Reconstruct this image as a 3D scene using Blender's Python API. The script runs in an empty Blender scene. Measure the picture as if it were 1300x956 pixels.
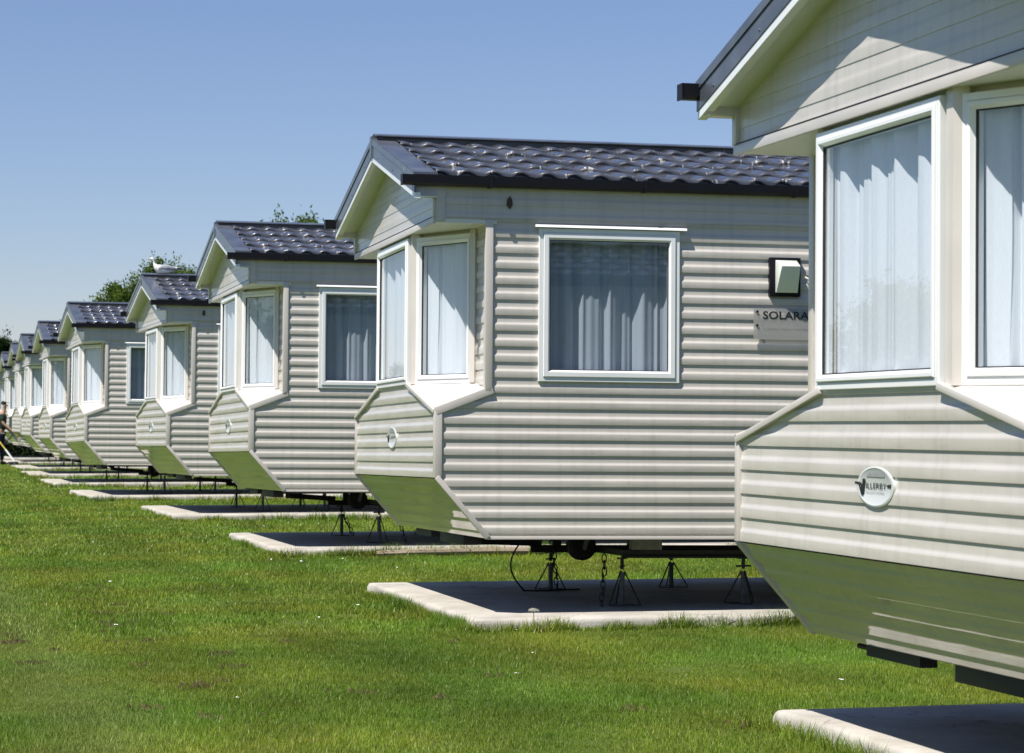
import bpy, bmesh, math, random
import numpy as np
from mathutils import Vector, Matrix
R=math.radians
random.seed(7); rng=np.random.default_rng(11)
scene=bpy.context.scene
col=scene.collection
EYE=1.30
W=3.05; L=9.2                       # caravan width and length
ZB,ZL,ZW,ZS2,ZS,ZG=.57,.94,1.353,1.487,1.544,2.53
XU=.32; XC=.32; YC=.97; Y3=.33; OH=.16
PITCH=.0975                          # cladding pitch

# ------------------------------------------------------------------ helpers
def tag(o,label=None,cat=None,group=None,kind=None):
    if label:o['label']=label
    if cat:o['category']=cat
    if group:o['group']=group
    if kind:o['kind']=kind
    return o
def empty(name,loc=(0,0,0)):
    o=bpy.data.objects.new(name,None);o.location=loc;o.empty_display_size=.3;col.objects.link(o);return o
class MB:
    def __init__(s): s.v=[];s.f=[]
    def add(s,vs,fs):
        b=len(s.v);s.v+= [tuple(map(float,p)) for p in vs];s.f+=[tuple(i+b for i in f) for f in fs];return s
    def box(s,x0,x1,y0,y1,z0,z1):
        return s.add([(x0,y0,z0),(x1,y0,z0),(x1,y1,z0),(x0,y1,z0),(x0,y0,z1),(x1,y0,z1),(x1,y1,z1),(x0,y1,z1)],
            [(0,3,2,1),(4,5,6,7),(0,1,5,4),(1,2,6,5),(2,3,7,6),(3,0,4,7)])
    def bar(s,p,q,w,h,up=(0,0,1),rot=0):
        p=Vector(p);q=Vector(q);d=(q-p).normalized();u=Vector(up)
        if abs(d.dot(u))>.98:u=Vector((1,0,0))
        a=d.cross(u).normalized();b=a.cross(d).normalized()
        vs=[]
        for c in (p,q):
            for i,j in ((-1,-1),(1,-1),(1,1),(-1,1)): vs.append(c+a*(i*w/2)+b*(j*h/2))
        return s.add(vs,[(0,1,2,3),(7,6,5,4),(0,4,5,1),(1,5,6,2),(2,6,7,3),(3,7,4,0)])
    def tube(s,pts,rad,n=8,cap=True):
        pts=[Vector(p) for p in pts];m=len(pts)
        rs=rad if hasattr(rad,'__len__') else [rad]*m
        base=len(s.v);prev=None
        for i,p in enumerate(pts):
            d=(pts[min(i+1,m-1)]-pts[max(i-1,0)]).normalized()
            if prev is None:
                u=Vector((0,0,1)) if abs(d.z)<.9 else Vector((1,0,0))
                a=d.cross(u).normalized()
            else: a=(prev-d*prev.dot(d)).normalized()
            prev=a;b=d.cross(a)
            for k in range(n):
                t=2*math.pi*k/n;c=p+(a*math.cos(t)+b*math.sin(t))*rs[i];s.v.append(tuple(c))
        for i in range(m-1):
            for k in range(n):
                a0=base+i*n+k;a1=base+i*n+(k+1)%n
                s.f.append((a0,a1,a1+n,a0+n))
        if cap:
            s.f.append(tuple(base+k for k in range(n))[::-1]);s.f.append(tuple(base+(m-1)*n+k for k in range(n)))
        return s
    def extr(s,prof,x0,x1):           # closed (y,z) profile extruded along x
        n=len(prof);vs=[(x0,y,z) for y,z in prof]+[(x1,y,z) for y,z in prof]
        return s.add(vs,[tuple(range(n))[::-1],tuple(range(n,2*n))]+[(i,(i+1)%n,(i+1)%n+n,i+n) for i in range(n)])
    def poly(s,vs): return s.add(vs,[tuple(range(len(vs)))])
    def mirror(s):                    # about the caravan's centre line
        s.v=[(x,W-y,z) for x,y,z in s.v];s.f=[f[::-1] for f in s.f];return s
    def build(s,name,mat,parent=None,sharp=35,bevel=0,recalc=False):
        me=bpy.data.meshes.new(name);me.from_pydata(s.v,[],s.f)
        if recalc or bevel:
            bm=bmesh.new();bm.from_mesh(me);bmesh.ops.recalc_face_normals(bm,faces=bm.faces)
            if bevel: bmesh.ops.bevel(bm,geom=[e for e in bm.edges if e.is_manifold and e.calc_face_angle(0)>.6],offset=bevel,segments=2,profile=.6,affect='EDGES',clamp_overlap=True)
            bm.to_mesh(me);bm.free()
        me.materials.append(mat)
        me.polygons.foreach_set('use_smooth',[True]*len(me.polygons))
        me.set_sharp_from_angle(angle=R(sharp))
        me.update()
        o=bpy.data.objects.new(name,me);col.objects.link(o)
        if parent:o.parent=parent
        return o
def kids(o): return [c for c in bpy.data.objects if c.parent==o]
def copy_tree(o,parent=None,skip=()):
    c=o.copy();col.objects.link(c)
    if parent:c.parent=parent
    for ch in kids(o):
        if ch.name.split('.')[0] in skip: continue
        copy_tree(ch,c,skip)
    return c

# ------------------------------------------------------------------ materials
def mat(name): 
    m=bpy.data.materials.new(name);m.use_nodes=True;nt=m.node_tree
    return m,nt,nt.nodes['Principled BSDF']
def N(nt,t,**k):
    n=nt.nodes.new(t)
    for a,b in k.items():setattr(n,a,b)
    return n
def simple(name,c,rough=.5,coat=0,coatr=.1,metal=0,spec=.5,var=.0,vscale=4,bump=0,bscale=60,stretch=None,sub=0):
    m,nt,b=mat(name)
    b.inputs['Base Color'].default_value=(*c,1);b.inputs['Roughness'].default_value=rough
    b.inputs['Coat Weight'].default_value=coat;b.inputs['Coat Roughness'].default_value=coatr
    b.inputs['Metallic'].default_value=metal;b.inputs['Specular IOR Level'].default_value=spec
    tc=N(nt,'ShaderNodeTexCoord')
    vec=tc.outputs['Object']
    if stretch:
        mp=N(nt,'ShaderNodeMapping');mp.inputs['Scale'].default_value=stretch;nt.links.new(vec,mp.inputs[0]);vec=mp.outputs[0]
    if var:
        n=N(nt,'ShaderNodeTexNoise');n.inputs['Scale'].default_value=vscale;n.inputs['Detail'].default_value=6;nt.links.new(vec,n.inputs[0])
        r=N(nt,'ShaderNodeValToRGB');r.color_ramp.elements[0].position=.3;r.color_ramp.elements[1].position=.7
        r.color_ramp.elements[0].color=(*[x*(1-var) for x in c],1);r.color_ramp.elements[1].color=(*[min(1,x*(1+var*.5)) for x in c],1)
        nt.links.new(n.outputs['Fac'],r.inputs[0]);nt.links.new(r.outputs[0],b.inputs['Base Color'])
    if bump:
        n2=N(nt,'ShaderNodeTexNoise');n2.inputs['Scale'].default_value=bscale;n2.inputs['Detail'].default_value=4;nt.links.new(vec,n2.inputs[0])
        bp=N(nt,'ShaderNodeBump');bp.inputs['Strength'].default_value=bump;bp.inputs['Distance'].default_value=.01
        nt.links.new(n2.outputs['Fac'],bp.inputs['Height']);nt.links.new(bp.outputs[0],b.inputs['Normal'])
    return m
def cladding(name,c,coat,coatr,bstr):
    m,nt,b=mat(name);lk=nt.links.new
    b.inputs['Coat IOR'].default_value=1.5 if coat<.9 else 1.9
    b.inputs['Roughness'].default_value=.38;b.inputs['Coat Weight'].default_value=coat;b.inputs['Coat Roughness'].default_value=coatr
    tc=N(nt,'ShaderNodeTexCoord')
    # broad unevenness
    n=N(nt,'ShaderNodeTexNoise');n.inputs['Scale'].default_value=1.6;n.inputs['Detail'].default_value=5;lk(tc.outputs['Object'],n.inputs[0])
    r=N(nt,'ShaderNodeMapRange');r.inputs[1].default_value=.3;r.inputs[2].default_value=.7;r.inputs[3].default_value=.93;r.inputs[4].default_value=1.03;lk(n.outputs['Fac'],r.inputs[0])
    # run-off streaks
    mp=N(nt,'ShaderNodeMapping');mp.inputs['Scale'].default_value=(14,14,.9);lk(tc.outputs['Object'],mp.inputs[0])
    n2=N(nt,'ShaderNodeTexNoise');n2.inputs['Scale'].default_value=1.5;n2.inputs['Detail'].default_value=4;lk(mp.outputs[0],n2.inputs[0])
    r2=N(nt,'ShaderNodeMapRange');r2.inputs[1].default_value=.5;r2.inputs[2].default_value=.8;r2.inputs[3].default_value=1;r2.inputs[4].default_value=.86;lk(n2.outputs['Fac'],r2.inputs[0])
    mu=N(nt,'ShaderNodeMath',operation='MULTIPLY');lk(r.outputs[0],mu.inputs[0]);lk(r2.outputs[0],mu.inputs[1])
    # small specks
    n3=N(nt,'ShaderNodeTexNoise');n3.inputs['Scale'].default_value=45;n3.inputs['Detail'].default_value=2;lk(tc.outputs['Object'],n3.inputs[0])
    r3=N(nt,'ShaderNodeMapRange');r3.inputs[1].default_value=.70;r3.inputs[2].default_value=.78;r3.inputs[3].default_value=1;r3.inputs[4].default_value=.8;lk(n3.outputs['Fac'],r3.inputs[0])
    mu2=N(nt,'ShaderNodeMath',operation='MULTIPLY');lk(mu.outputs[0],mu2.inputs[0]);lk(r3.outputs[0],mu2.inputs[1])
    vm=N(nt,'ShaderNodeVectorMath',operation='SCALE');vm.inputs[0].default_value=c;lk(mu2.outputs[0],vm.inputs['Scale']);lk(vm.outputs[0],b.inputs['Base Color'])
    # oil-canning of thin sheet
    mp2=N(nt,'ShaderNodeMapping');mp2.inputs['Scale'].default_value=(1.3,1.3,5);lk(tc.outputs['Object'],mp2.inputs[0])
    n4=N(nt,'ShaderNodeTexNoise');n4.inputs['Scale'].default_value=1.6;n4.inputs['Detail'].default_value=2;lk(mp2.outputs[0],n4.inputs[0])
    bp=N(nt,'ShaderNodeBump');bp.inputs['Strength'].default_value=bstr;bp.inputs['Distance'].default_value=.02;lk(n4.outputs['Fac'],bp.inputs['Height'])
    lk(bp.outputs[0],b.inputs['Normal']);lk(bp.outputs[0],b.inputs['Coat Normal'])
    return m
CREAM=(.565,.530,.475)
M={}
M['clad']=cladding('cream_cladding',CREAM,.5,.12,.25)
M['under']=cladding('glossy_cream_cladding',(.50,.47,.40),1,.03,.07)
M['trim']=simple('cream_trim',(.57,.53,.48),.35,.4,.15,var=.08)
M['upvc']=simple('white_upvc',(.80,.81,.80),.28,.4,.1,var=.05,vscale=3)
M['white']=simple('white_soffit',(.74,.74,.69),.4,.2,.2,var=.06)
M['sill']=simple('white_sill',(.62,.59,.54),.4,.3,.2,var=.1)
M['black']=simple('black_plastic',(.006,.006,.008),.45,0,.1,spec=.25)
M['chassis']=simple('black_steel',(.016,.016,.017),.55,var=.3,vscale=20)
M['stand']=simple('galvanised_dark_steel',(.09,.10,.11),.5,metal=.3,var=.4,vscale=25)
M['rubber']=simple('tyre_rubber',(.012,.012,.012),.8)
M['greysteel']=simple('grey_steel',(.22,.22,.2),.5,metal=.5,var=.2,vscale=30)
M['floor']=simple('dark_underfloor',(.03,.03,.03),.8)
M['inside']=simple('interior_wall',(.32,.31,.30),.8)
M['gasket']=simple('black_gasket',(.02,.02,.022),.6)
M['lens']=simple('opal_lamp_cover',(.72,.76,.70),.25,.5,.08)
M['silver']=simple('silver_badge',(.60,.62,.60),.4,.2,.1,metal=.1)
M['ink']=simple('black_lettering',(.012,.012,.014),.45)
M['greyink']=simple('grey_lettering',(.28,.29,.29),.5)
M['grime']=simple('grime',(.07,.055,.04),.9)
M['timber']=simple('weathered_timber',(.30,.24,.17),.8,var=.4,vscale=8,stretch=(.4,6,6),bump=.4)
# barge / roof metal
def roofmat(name,c,rough,bird):
    m,nt,b=mat(name);lk=nt.links.new
    b.inputs['Coat Weight'].default_value=.45 if 'tile' not in name else 1;b.inputs['Coat Roughness'].default_value=.14 if 'tile' not in name else .16
    tc=N(nt,'ShaderNodeTexCoord')
    n=N(nt,'ShaderNodeTexNoise');n.inputs['Scale'].default_value=5;n.inputs['Detail'].default_value=7;lk(tc.outputs['Object'],n.inputs[0])
    r=N(nt,'ShaderNodeValToRGB');e=r.color_ramp.elements;e[0].position=.32;e[1].position=.72
    e[0].color=(*[x*.7 for x in c],1);e[1].color=(*[x*1.35 for x in c],1);lk(n.outputs['Fac'],r.inputs[0])
    rr=N(nt,'ShaderNodeMapRange');rr.inputs[3].default_value=rough-.08;rr.inputs[4].default_value=rough+.12;lk(n.outputs['Fac'],rr.inputs[0]);lk(rr.outputs[0],b.inputs['Roughness'])
    mp=N(nt,'ShaderNodeMapping');mp.inputs['Scale'].default_value=(7,2.4,2.4);lk(tc.outputs['Object'],mp.inputs[0])
    n2=N(nt,'ShaderNodeTexNoise');n2.inputs['Scale'].default_value=2.1;n2.inputs['Detail'].default_value=9;n2.inputs['Roughness'].default_value=.7;lk(mp.outputs[0],n2.inputs[0])
    r2=N(nt,'ShaderNodeMapRange');r2.inputs[1].default_value=1-bird;r2.inputs[2].default_value=1-bird+.035;lk(n2.outputs['Fac'],r2.inputs[0])
    mx=N(nt,'ShaderNodeMix',data_type='RGBA');mx.inputs[7].default_value=(.55,.53,.48,1);lk(r2.outputs[0],mx.inputs[0]);lk(r.outputs[0],mx.inputs[6]);lk(mx.outputs[2],b.inputs['Base Color'])
    return m
M['barge']=roofmat('slate_grey_metal',(.075,.085,.105),.4,.33)
M['tile']=roofmat('glazed_dark_tile',(.060,.062,.072),.30,.395)
# glass
def glass(name,ior,tint):
    m,nt,b=mat(name);nt.nodes.remove(b);lk=nt.links.new
    out=nt.nodes['Material Output'];tr=N(nt,'ShaderNodeBsdfTransparent');tr.inputs[0].default_value=(*tint,1)
    gl=N(nt,'ShaderNodeBsdfGlossy');gl.inputs['Roughness'].default_value=.004;gl.inputs['Color'].default_value=(.97,.98,1,1)
    fr=N(nt,'ShaderNodeFresnel');fr.inputs['IOR'].default_value=ior
    tc=N(nt,'ShaderNodeTexCoord');n=N(nt,'ShaderNodeTexNoise');n.inputs['Scale'].default_value=1.3;lk(tc.outputs['Object'],n.inputs[0])
    bp=N(nt,'ShaderNodeBump');bp.inputs['Strength'].default_value=.06;bp.inputs['Distance'].default_value=.02;lk(n.outputs['Fac'],bp.inputs['Height']);lk(bp.outputs[0],gl.inputs['Normal'])
    ge=N(nt,'ShaderNodeNewGeometry');mr=N(nt,'ShaderNodeMapRange');mr.inputs[3].default_value=ior;mr.inputs[4].default_value=1/ior;lk(ge.outputs['Backfacing'],mr.inputs[0]);lk(mr.outputs[0],fr.inputs['IOR'])
    mx=N(nt,'ShaderNodeMixShader');lk(fr.outputs[0],mx.inputs[0]);lk(tr.outputs[0],mx.inputs[1]);lk(gl.outputs[0],mx.inputs[2]);lk(mx.outputs[0],out.inputs[0])
    return m
M['glass']=glass('window_glass',1.9,(.90,.93,.95))
M['glass_side']=glass('side_window_glass',2.0,(.68,.73,.77))
def acrylic():
    m,nt,b=mat('milky_acrylic');lk=nt.links.new;out=nt.nodes['Material Output']
    b.inputs['Base Color'].default_value=(.42,.42,.40,1);b.inputs['Roughness'].default_value=.12
    tr=N(nt,'ShaderNodeBsdfTransparent');mx=N(nt,'ShaderNodeMixShader');mx.inputs[0].default_value=.55;lk(tr.outputs[0],mx.inputs[1]);lk(b.outputs[0],mx.inputs[2]);lk(mx.outputs[0],out.inputs[0])
    return m
M['acrylic']=acrylic()
def curtain_mat():
    m,nt,b=mat('net_curtain');lk=nt.links.new
    b.inputs['Base Color'].default_value=(.74,.76,.79,1);b.inputs['Roughness'].default_value=.9;b.inputs['Specular IOR Level'].default_value=.1
    tc=N(nt,'ShaderNodeTexCoord');mp=N(nt,'ShaderNodeMapping');mp.inputs['Scale'].default_value=(300,300,40);lk(tc.outputs['Object'],mp.inputs[0])
    n=N(nt,'ShaderNodeTexNoise');n.inputs['Scale'].default_value=1;lk(mp.outputs[0],n.inputs[0])
    r=N(nt,'ShaderNodeMapRange');r.inputs[3].default_value=.86;r.inputs[4].default_value=1.06;lk(n.outputs['Fac'],r.inputs[0])
    vm=N(nt,'ShaderNodeVectorMath',operation='SCALE');vm.inputs[0].default_value=(.74,.76,.79);lk(r.outputs[0],vm.inputs['Scale']);lk(vm.outputs[0],b.inputs['Base Color'])
    return m
M['curtain']=curtain_mat()
def concrete():
    m,nt,b=mat('concrete');lk=nt.links.new
    b.inputs['Roughness'].default_value=.9
    tc=N(nt,'ShaderNodeTexCoord')
    n=N(nt,'ShaderNodeTexNoise');n.inputs['Scale'].default_value=2.2;n.inputs['Detail'].default_value=9;n.inputs['Roughness'].default_value=.65;lk(tc.outputs['Object'],n.inputs[0])
    r=N(nt,'ShaderNodeValToRGB');e=r.color_ramp.elements;e[0].position=.3;e[1].position=.75;e[0].color=(.30,.275,.235,1);e[1].color=(.54,.51,.45,1);lk(n.outputs['Fac'],r.inputs[0])
    v=N(nt,'ShaderNodeTexVoronoi',feature='DISTANCE_TO_EDGE');v.inputs['Scale'].default_value=.9
    nn=N(nt,'ShaderNodeTexNoise');nn.inputs['Scale'].default_value=4;lk(tc.outputs['Object'],nn.inputs[0])
    ad=N(nt,'ShaderNodeVectorMath',operation='MULTIPLY_ADD');ad.inputs[1].default_value=(.5,.5,.5);lk(nn.outputs['Color'],ad.inputs[0]);lk(tc.outputs['Object'],ad.inputs[2]);lk(ad.outputs[0],v.inputs[0])
    r2=N(nt,'ShaderNodeMapRange');r2.inputs[1].default_value=0;r2.inputs[2].default_value=.008;r2.inputs[3].default_value=.55;r2.inputs[4].default_value=1;lk(v.outputs[0],r2.inputs[0])
    vm=N(nt,'ShaderNodeVectorMath',operation='SCALE');lk(r.outputs[0],vm.inputs[0]);lk(r2.outputs[0],vm.inputs['Scale']);lk(vm.outputs[0],b.inputs['Base Color'])
    n3=N(nt,'ShaderNodeTexNoise');n3.inputs['Scale'].default_value=70;n3.inputs['Detail'].default_value=5;lk(tc.outputs['Object'],n3.inputs[0])
    bp=N(nt,'ShaderNodeBump');bp.inputs['Strength'].default_value=.35;bp.inputs['Distance'].default_value=.008;lk(n3.outputs['Fac'],bp.inputs['Height']);lk(bp.outputs[0],b.inputs['Normal'])
    return m
M['concrete']=concrete()

# ------------------------------------------------------------------ caravan
PROF_SIDE=[(0,.0022),(.012,.0096),(.05,.0104),(.22,.0114),(.38,.0121),(.43,.0113),(.51,.0058),(.555,.0036),(.63,.0029),(.985,.0020)]
PROF_FRONT=[(0,.0022),(.012,.0090),(.05,.0096),(.38,.0098),(.43,.0092),(.52,.0052),(.565,.0034),(.64,.0028),(.985,.0022)]
def siding(mb,O,U,S,Nn,s0,s1,left,right,align=0.,pitch=PITCH,amp=1.):
    """horizontal corrugated sheet; left/right give the u limits at height s"""
    O,U,S,Nn=map(Vector,(O,U,S,Nn));PROF=PROF_SIDE if abs(Nn.y)>.5 else PROF_FRONT
    if abs(Nn.y)>.5:amp*=1.0
    k0=math.floor((s0-align)/pitch)-1;k1=math.ceil((s1-align)/pitch)+1
    knots=[]
    for k in range(k0,k1+1):
        for t,d in PROF: knots.append((align+(k+t)*pitch,d))
    def dep(s):
        for (a,da),(b,db) in zip(knots,knots[1:]):
            if a<=s<=b: return da+(db-da)*(s-a)/(b-a)
        return 0
    ss=[(s0,dep(s0))]+[(s,d) for s,d in knots if s0+1e-4<s<s1-1e-4]+[(s1,dep(s1))]
    vs=[];fs=[]
    for s,d in ss:
        l,r=left(s),right(s)
        vs+= [O+U*l+S*s+Nn*(d*amp), O+U*r+S*s+Nn*(d*amp)]
    for i in range(len(ss)-1): fs.append((2*i,2*i+1,2*i+3,2*i+2))
    mb.add(vs,fs)
def ring_window(parent,P,U,Nn,w,h,glassin=.072,sash=True,curtain='full',seed=0,lintel=False,vents=True):
    """P lower-left outer corner, U along, Nn outward"""
    P,U,Nn=Vector(P),Vector(U).normalized(),Vector(Nn).normalized();Z=Vector((0,0,1))
    if curtain!='side':glassin=.057
    def loop(i,o): return [P+U*i+Z*i+Nn*o,P+U*(w-i)+Z*i+Nn*o,P+U*(w-i)+Z*(h-i)+Nn*o,P+U*i+Z*(h-i)+Nn*o]
    prof=[(0,-.05),(0,.016),(.003,.020),(.026,.020),(.029,.016),(.029,.024),(.033,.028),(glassin-.012,.028),(glassin-.004,.016),(glassin,.012),(glassin,-.03)]
    mb=MB();vs=[];fs=[]
    for i,o in prof: vs+=loop(i,o)
    for k in range(len(prof)-1):
        for j in range(4): fs.append((4*k+j,4*k+(j+1)%4,4*k+4+(j+1)%4,4*k+4+j))
    mb.add(vs,fs)
    f=mb.build('window',M['upvc'],parent,sharp=20)
    g=MB().poly(loop(glassin-.004,.004)).build('pane',M['glass_side'] if curtain=='side' else M['glass'],f)
    gm=MB();vs=[];fs=[]
    for i,o in ((glassin-.001,.0115),(glassin+.005,.0105),(glassin+.005,.002)): vs+=loop(i,o)
    for k in range(2):
        for j in range(4): fs.append((4*k+j,4*k+(j+1)%4,4*k+4+(j+1)%4,4*k+4+j))
    gm.add(vs,fs).build('gasket',M['gasket'],f)
    # lower drip rail of the casement, with two end caps
    d=MB();a=P+U*.01-Z*.012+Nn*.012;b=P+U*(w-.01)-Z*.012+Nn*.012
    if curtain=='full': d.bar(a,b,.03,.016);d.build('drip_rail',M['upvc'],f,bevel=.003)
    # curtain
    rn=random.Random(seed);g0,g1=(.03,.01)
    if curtain=='side': g0,g1=.0,.0
    if curtain=='front': g0,g1=.0,.0
    dep_,am=(.105,1.) if curtain=='side' else (.058,.8)
    n=150;u0=glassin-.03+g0;u1=w-glassin+.03-g1
    ph=[rn.uniform(0,6.28) for _ in range(6)]
    vs=[];fs=[];rows=14
    for r in range(rows+1):
        z=.05+(h-.08)*r/rows;k=1-.45*r/rows
        for i in range(n+1):
            t=i/n;u=u0+(u1-u0)*t
            x=t*w*6.283
            q=(.020*math.sin(x*5.2+ph[0]+.7*math.sin(x*1.3+ph[1])+.3*r/rows)+.012*math.sin(x*9.7+ph[2]+1.1*math.sin(x*.9))+.014*math.sin(x*2.1+ph[3]))*(1.15-k*.3)
            q+=.004*math.sin(x*21+ph[4])
            uu=u+.012*math.sin(x*5.2+ph[0]+1.2)+ (g0*.35*math.sin(r/rows*3.1) if i<n*.15 else 0)
            vs.append(P+U*uu+Z*z-Nn*(dep_+q*am))
    for r in range(rows):
        for i in range(n):
            a=r*(n+1)+i;fs.append((a,a+1,a+n+2,a+n+1))
    c=MB();c.add(vs,fs);c.build('curtain',M['curtain'],f,sharp=80)
    if lintel:
        l=MB();a=P-U*.028+Z*(h+.008)+Nn*.005;b=P+U*(w+.04)+Z*(h+.008)+Nn*.005
        q=[a+Z*.012,b+Z*.012,b+Z*.012+Nn*.03,a+Z*.012+Nn*.03,a-Z*.004+Nn*.038,b-Z*.004+Nn*.038,b-Z*.006,a-Z*.006]
        l.add(q,[(0,1,2,3),(3,2,5,4),(4,5,6,7),(7,6,1,0),(0,3,4,7),(1,6,5,2)]).build('lintel',M['upvc'],f)
    return f
def rake(mb,x0,x1,d0,d1,ya=-.085,top=3.237):
    """slab following both gable slopes, d0/d1 = heights below the rake line"""
    c=W/2;zl=lambda y: top-.25*abs(y-c)
    for s in (1,-1):
        y0=ya if s>0 else W-ya
        ring=lambda x:[(x,y0,zl(y0)-d1),(x,c,top-d1),(x,c,top-d0),(x,y0,zl(y0)-d0)]
        vs=ring(x0)+ring(x1);f=[(0,1,2,3),(7,6,5,4),(0,4,5,1),(1,5,6,2),(2,6,7,3),(3,7,4,0)]
        mb.add(vs,f if s>0 else [q[::-1] for q in f])
def lettering(txt,name,mtx,mat_,parent,off=0.,size=1,ext=.0008,font_scale=(1,1)):
    cu=bpy.data.curves.new('txt','FONT');cu.body=txt;cu.align_x='LEFT';cu.extrude=.0;cu.size=size;cu.offset=off;cu.resolution_u=3
    o=bpy.data.objects.new('txt',cu);col.objects.link(o);bpy.context.view_layer.update()
    me=bpy.data.meshes.new_from_object(o.evaluated_get(bpy.context.evaluated_depsgraph_get()))
    bpy.data.objects.remove(o);
    xs=[v.co.x for v in me.vertices];ys=[v.co.y for v in me.vertices];x0,x1,y0,y1=min(xs),max(xs),min(ys),max(ys)
    for v in me.vertices:
        v.co=mtx@Vector(((v.co.x-x0)/(x1-x0),(v.co.y-y0)/(y1-y0),0))
    me.materials.clear();me.materials.append(mat_);me.name=name
    ob=bpy.data.objects.new(name,me);col.objects.link(ob);ob.parent=parent
    return ob
def make_caravan():
    root=empty('static_caravan')
    TOPW=2.80
    # ---- side walls
    for side in (0,1):
        mb=MB();O=(0,0,0);U=(1,0,0);S=(0,0,1);Nn=(0,-1,0)
        wins=[(.64,1.56),(4.3,5.5)];door=(6.4,7.15)
        low=lambda z:(XU*(ZL-z)/(ZL-ZB) if z<ZL else (0 if z<ZW else min(XC,XC*(z-ZW)/(ZS2-ZW))))
        F=lambda c:(lambda z:c)
        siding(mb,O,U,S,Nn,ZB,ZS2,low,F(L),align=ZL+.043)
        xs=[XC]
        for a,b in wins: xs+=[a+.02,b-.02]
        xs+=[L]
        for i in range(0,len(xs),2): siding(mb,O,U,S,Nn,ZS2,2.56,F(xs[i]),F(xs[i+1]),align=ZL+.043)
        for a,b in wins:
            siding(mb,O,U,S,Nn,ZS2,ZS+.02,F(a+.02),F(b-.02),align=ZL+.043);siding(mb,O,U,S,Nn,2.50,2.56,F(a+.02),F(b-.02),align=ZL+.043)
        if side: mb.mirror()
        mb.build('side_wall',M['clad'],root)
        # flat frieze band under the eaves, boards lapped
        mb=MB()
        siding(mb,(0,-.016,0),U,S,Nn,2.565,TOPW-.02,F(-.022),F(L),align=ZL+.045,amp=.45)
        mb.box(0,L,-.015,.02,2.556,2.566)
        mb.box(-.021,.035,-.030,.0,2.54,TOPW-.02)
        mb.box(-OH+.003,-.003,-.028,.02,2.685,TOPW-.02)
        if side: mb.mirror()
        mb.build('frieze',M['clad'],root)
        # trims
        t=MB();o=.019
        t.box(-o,.030,-o-.002,.030,ZL,ZW)                           # lower corner post
        t.box(XC-.022,XC+.026,-o-.004,.03,ZS2-.01,2.555)             # bay post
        t.bar((-.002,-.006,ZL+.004),(XU+.006,-.006,ZB),.034,.040,up=(0,-1,0))
        t.bar((-.012,-.012,ZW+.0),(XC+.03,-.012,ZS2+.004),.050,.022,up=(0,-1,0))
        t.box(XU,L,-.018,.01,ZB-.012,ZB+.008)
        if side: t.mirror()
        t.build('corner_trim',M['trim'],root,bevel=.004)
    # ---- front lower panel
    mb=MB()
    def fl(z): return 0 if z<=ZW else YC*(z-ZW)/(ZS-ZW)
    siding(mb,(0,0,0),(0,1,0),(0,0,1),(-1,0,0),ZL,ZS,fl,lambda z:W-fl(z),align=ZL)
    fp=mb.build('front_panel',M['clad'],root)
    for s in (0,1):
        q=MB();q.bar((-.012,.0,ZW),(-.012,YC,ZS),.026,.03,up=(-1,0,0))
        if s:q.mirror()
        q.build('edge_trim',M['trim'],root,bevel=.004)
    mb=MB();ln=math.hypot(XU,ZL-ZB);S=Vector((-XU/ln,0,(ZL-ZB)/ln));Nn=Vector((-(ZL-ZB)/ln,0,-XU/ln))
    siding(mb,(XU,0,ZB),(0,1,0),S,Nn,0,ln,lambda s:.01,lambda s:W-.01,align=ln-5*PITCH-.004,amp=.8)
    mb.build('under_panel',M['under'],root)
    # ---- bay
    for s in (0,1):
        q=MB();q.add([(-.014,0,ZW+.004),(-.014,YC,ZS+.002),(XC,Y3,ZS+.002),(XC+.01,-.014,ZS2+.004)],[(0,3,2,1)])
        if s:q.mirror()
        q.build('bay_sill',M['sill'],root)
    # bay return walls (siding strip) and corner mullions
    for s in (0,1):
        q=MB();siding(q,(XC,0,0),(0,1,0),(0,0,1),(-1,0,0),ZS2,ZG,lambda z:.0,lambda z:Y3+.01,align=ZL)
        if s:q.mirror()
        q.build('bay_return',M['clad'],root)
    ang=Vector((XC,Y3-YC,0));al=ang.length;ang.normalize();an=Vector((ang.y,-ang.x,0));
    mb=MB()
    for s in (0,1):
        q=MB()
        q.tube([(.045,YC-.052,ZS-.0),(.045,YC-.052,ZG)],.054,6)
        q.bar(Vector((XC,Y3,ZS))-ang*.02+an*.0,Vector((XC,Y3,ZG))-ang*.02,.05,.05,up=an)
        q.add([Vector((0,YC,ZS-.01))+an*-.03,Vector((XC,Y3,ZS-.01))+an*-.03,Vector((XC,Y3,ZS+.02))+an*-.03,Vector((0,YC,ZS+.02))+an*-.03],[(0,1,2,3)])
        q.add([Vector((0,YC,2.46))+an*-.02,Vector((XC,Y3,2.46))+an*-.02,Vector((XC,Y3,ZG))+an*-.02,Vector((0,YC,ZG))+an*-.02],[(0,1,2,3)])
        if s:q.mirror()
        mb.add(q.v,q.f)
    mb.box(.02,.04,YC,W-YC,2.46,ZG);mb.box(.02,.04,YC,W-YC,ZS-.02,ZS+.03)
    mb.build('mullion',M['trim'],root)
    ring_window(root,(.0,W-.915,ZS),(0,-1,0),(-1,0,0),W-.915-.965,2.510-ZS,curtain='front',seed=3)
    p=Vector((0,YC,ZS))+ang*.088
    ring_window(root,p,ang,an,al-.115,2.506-ZS,seed=5)
    p2=Vector((XC,W-Y3,ZS))+Vector((-ang.x,ang.y,0))*.04
    ring_window(root,p2,(-ang.x,ang.y,0),(an.x,-an.y,0),al-.115,2.506-ZS,seed=8)
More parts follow.
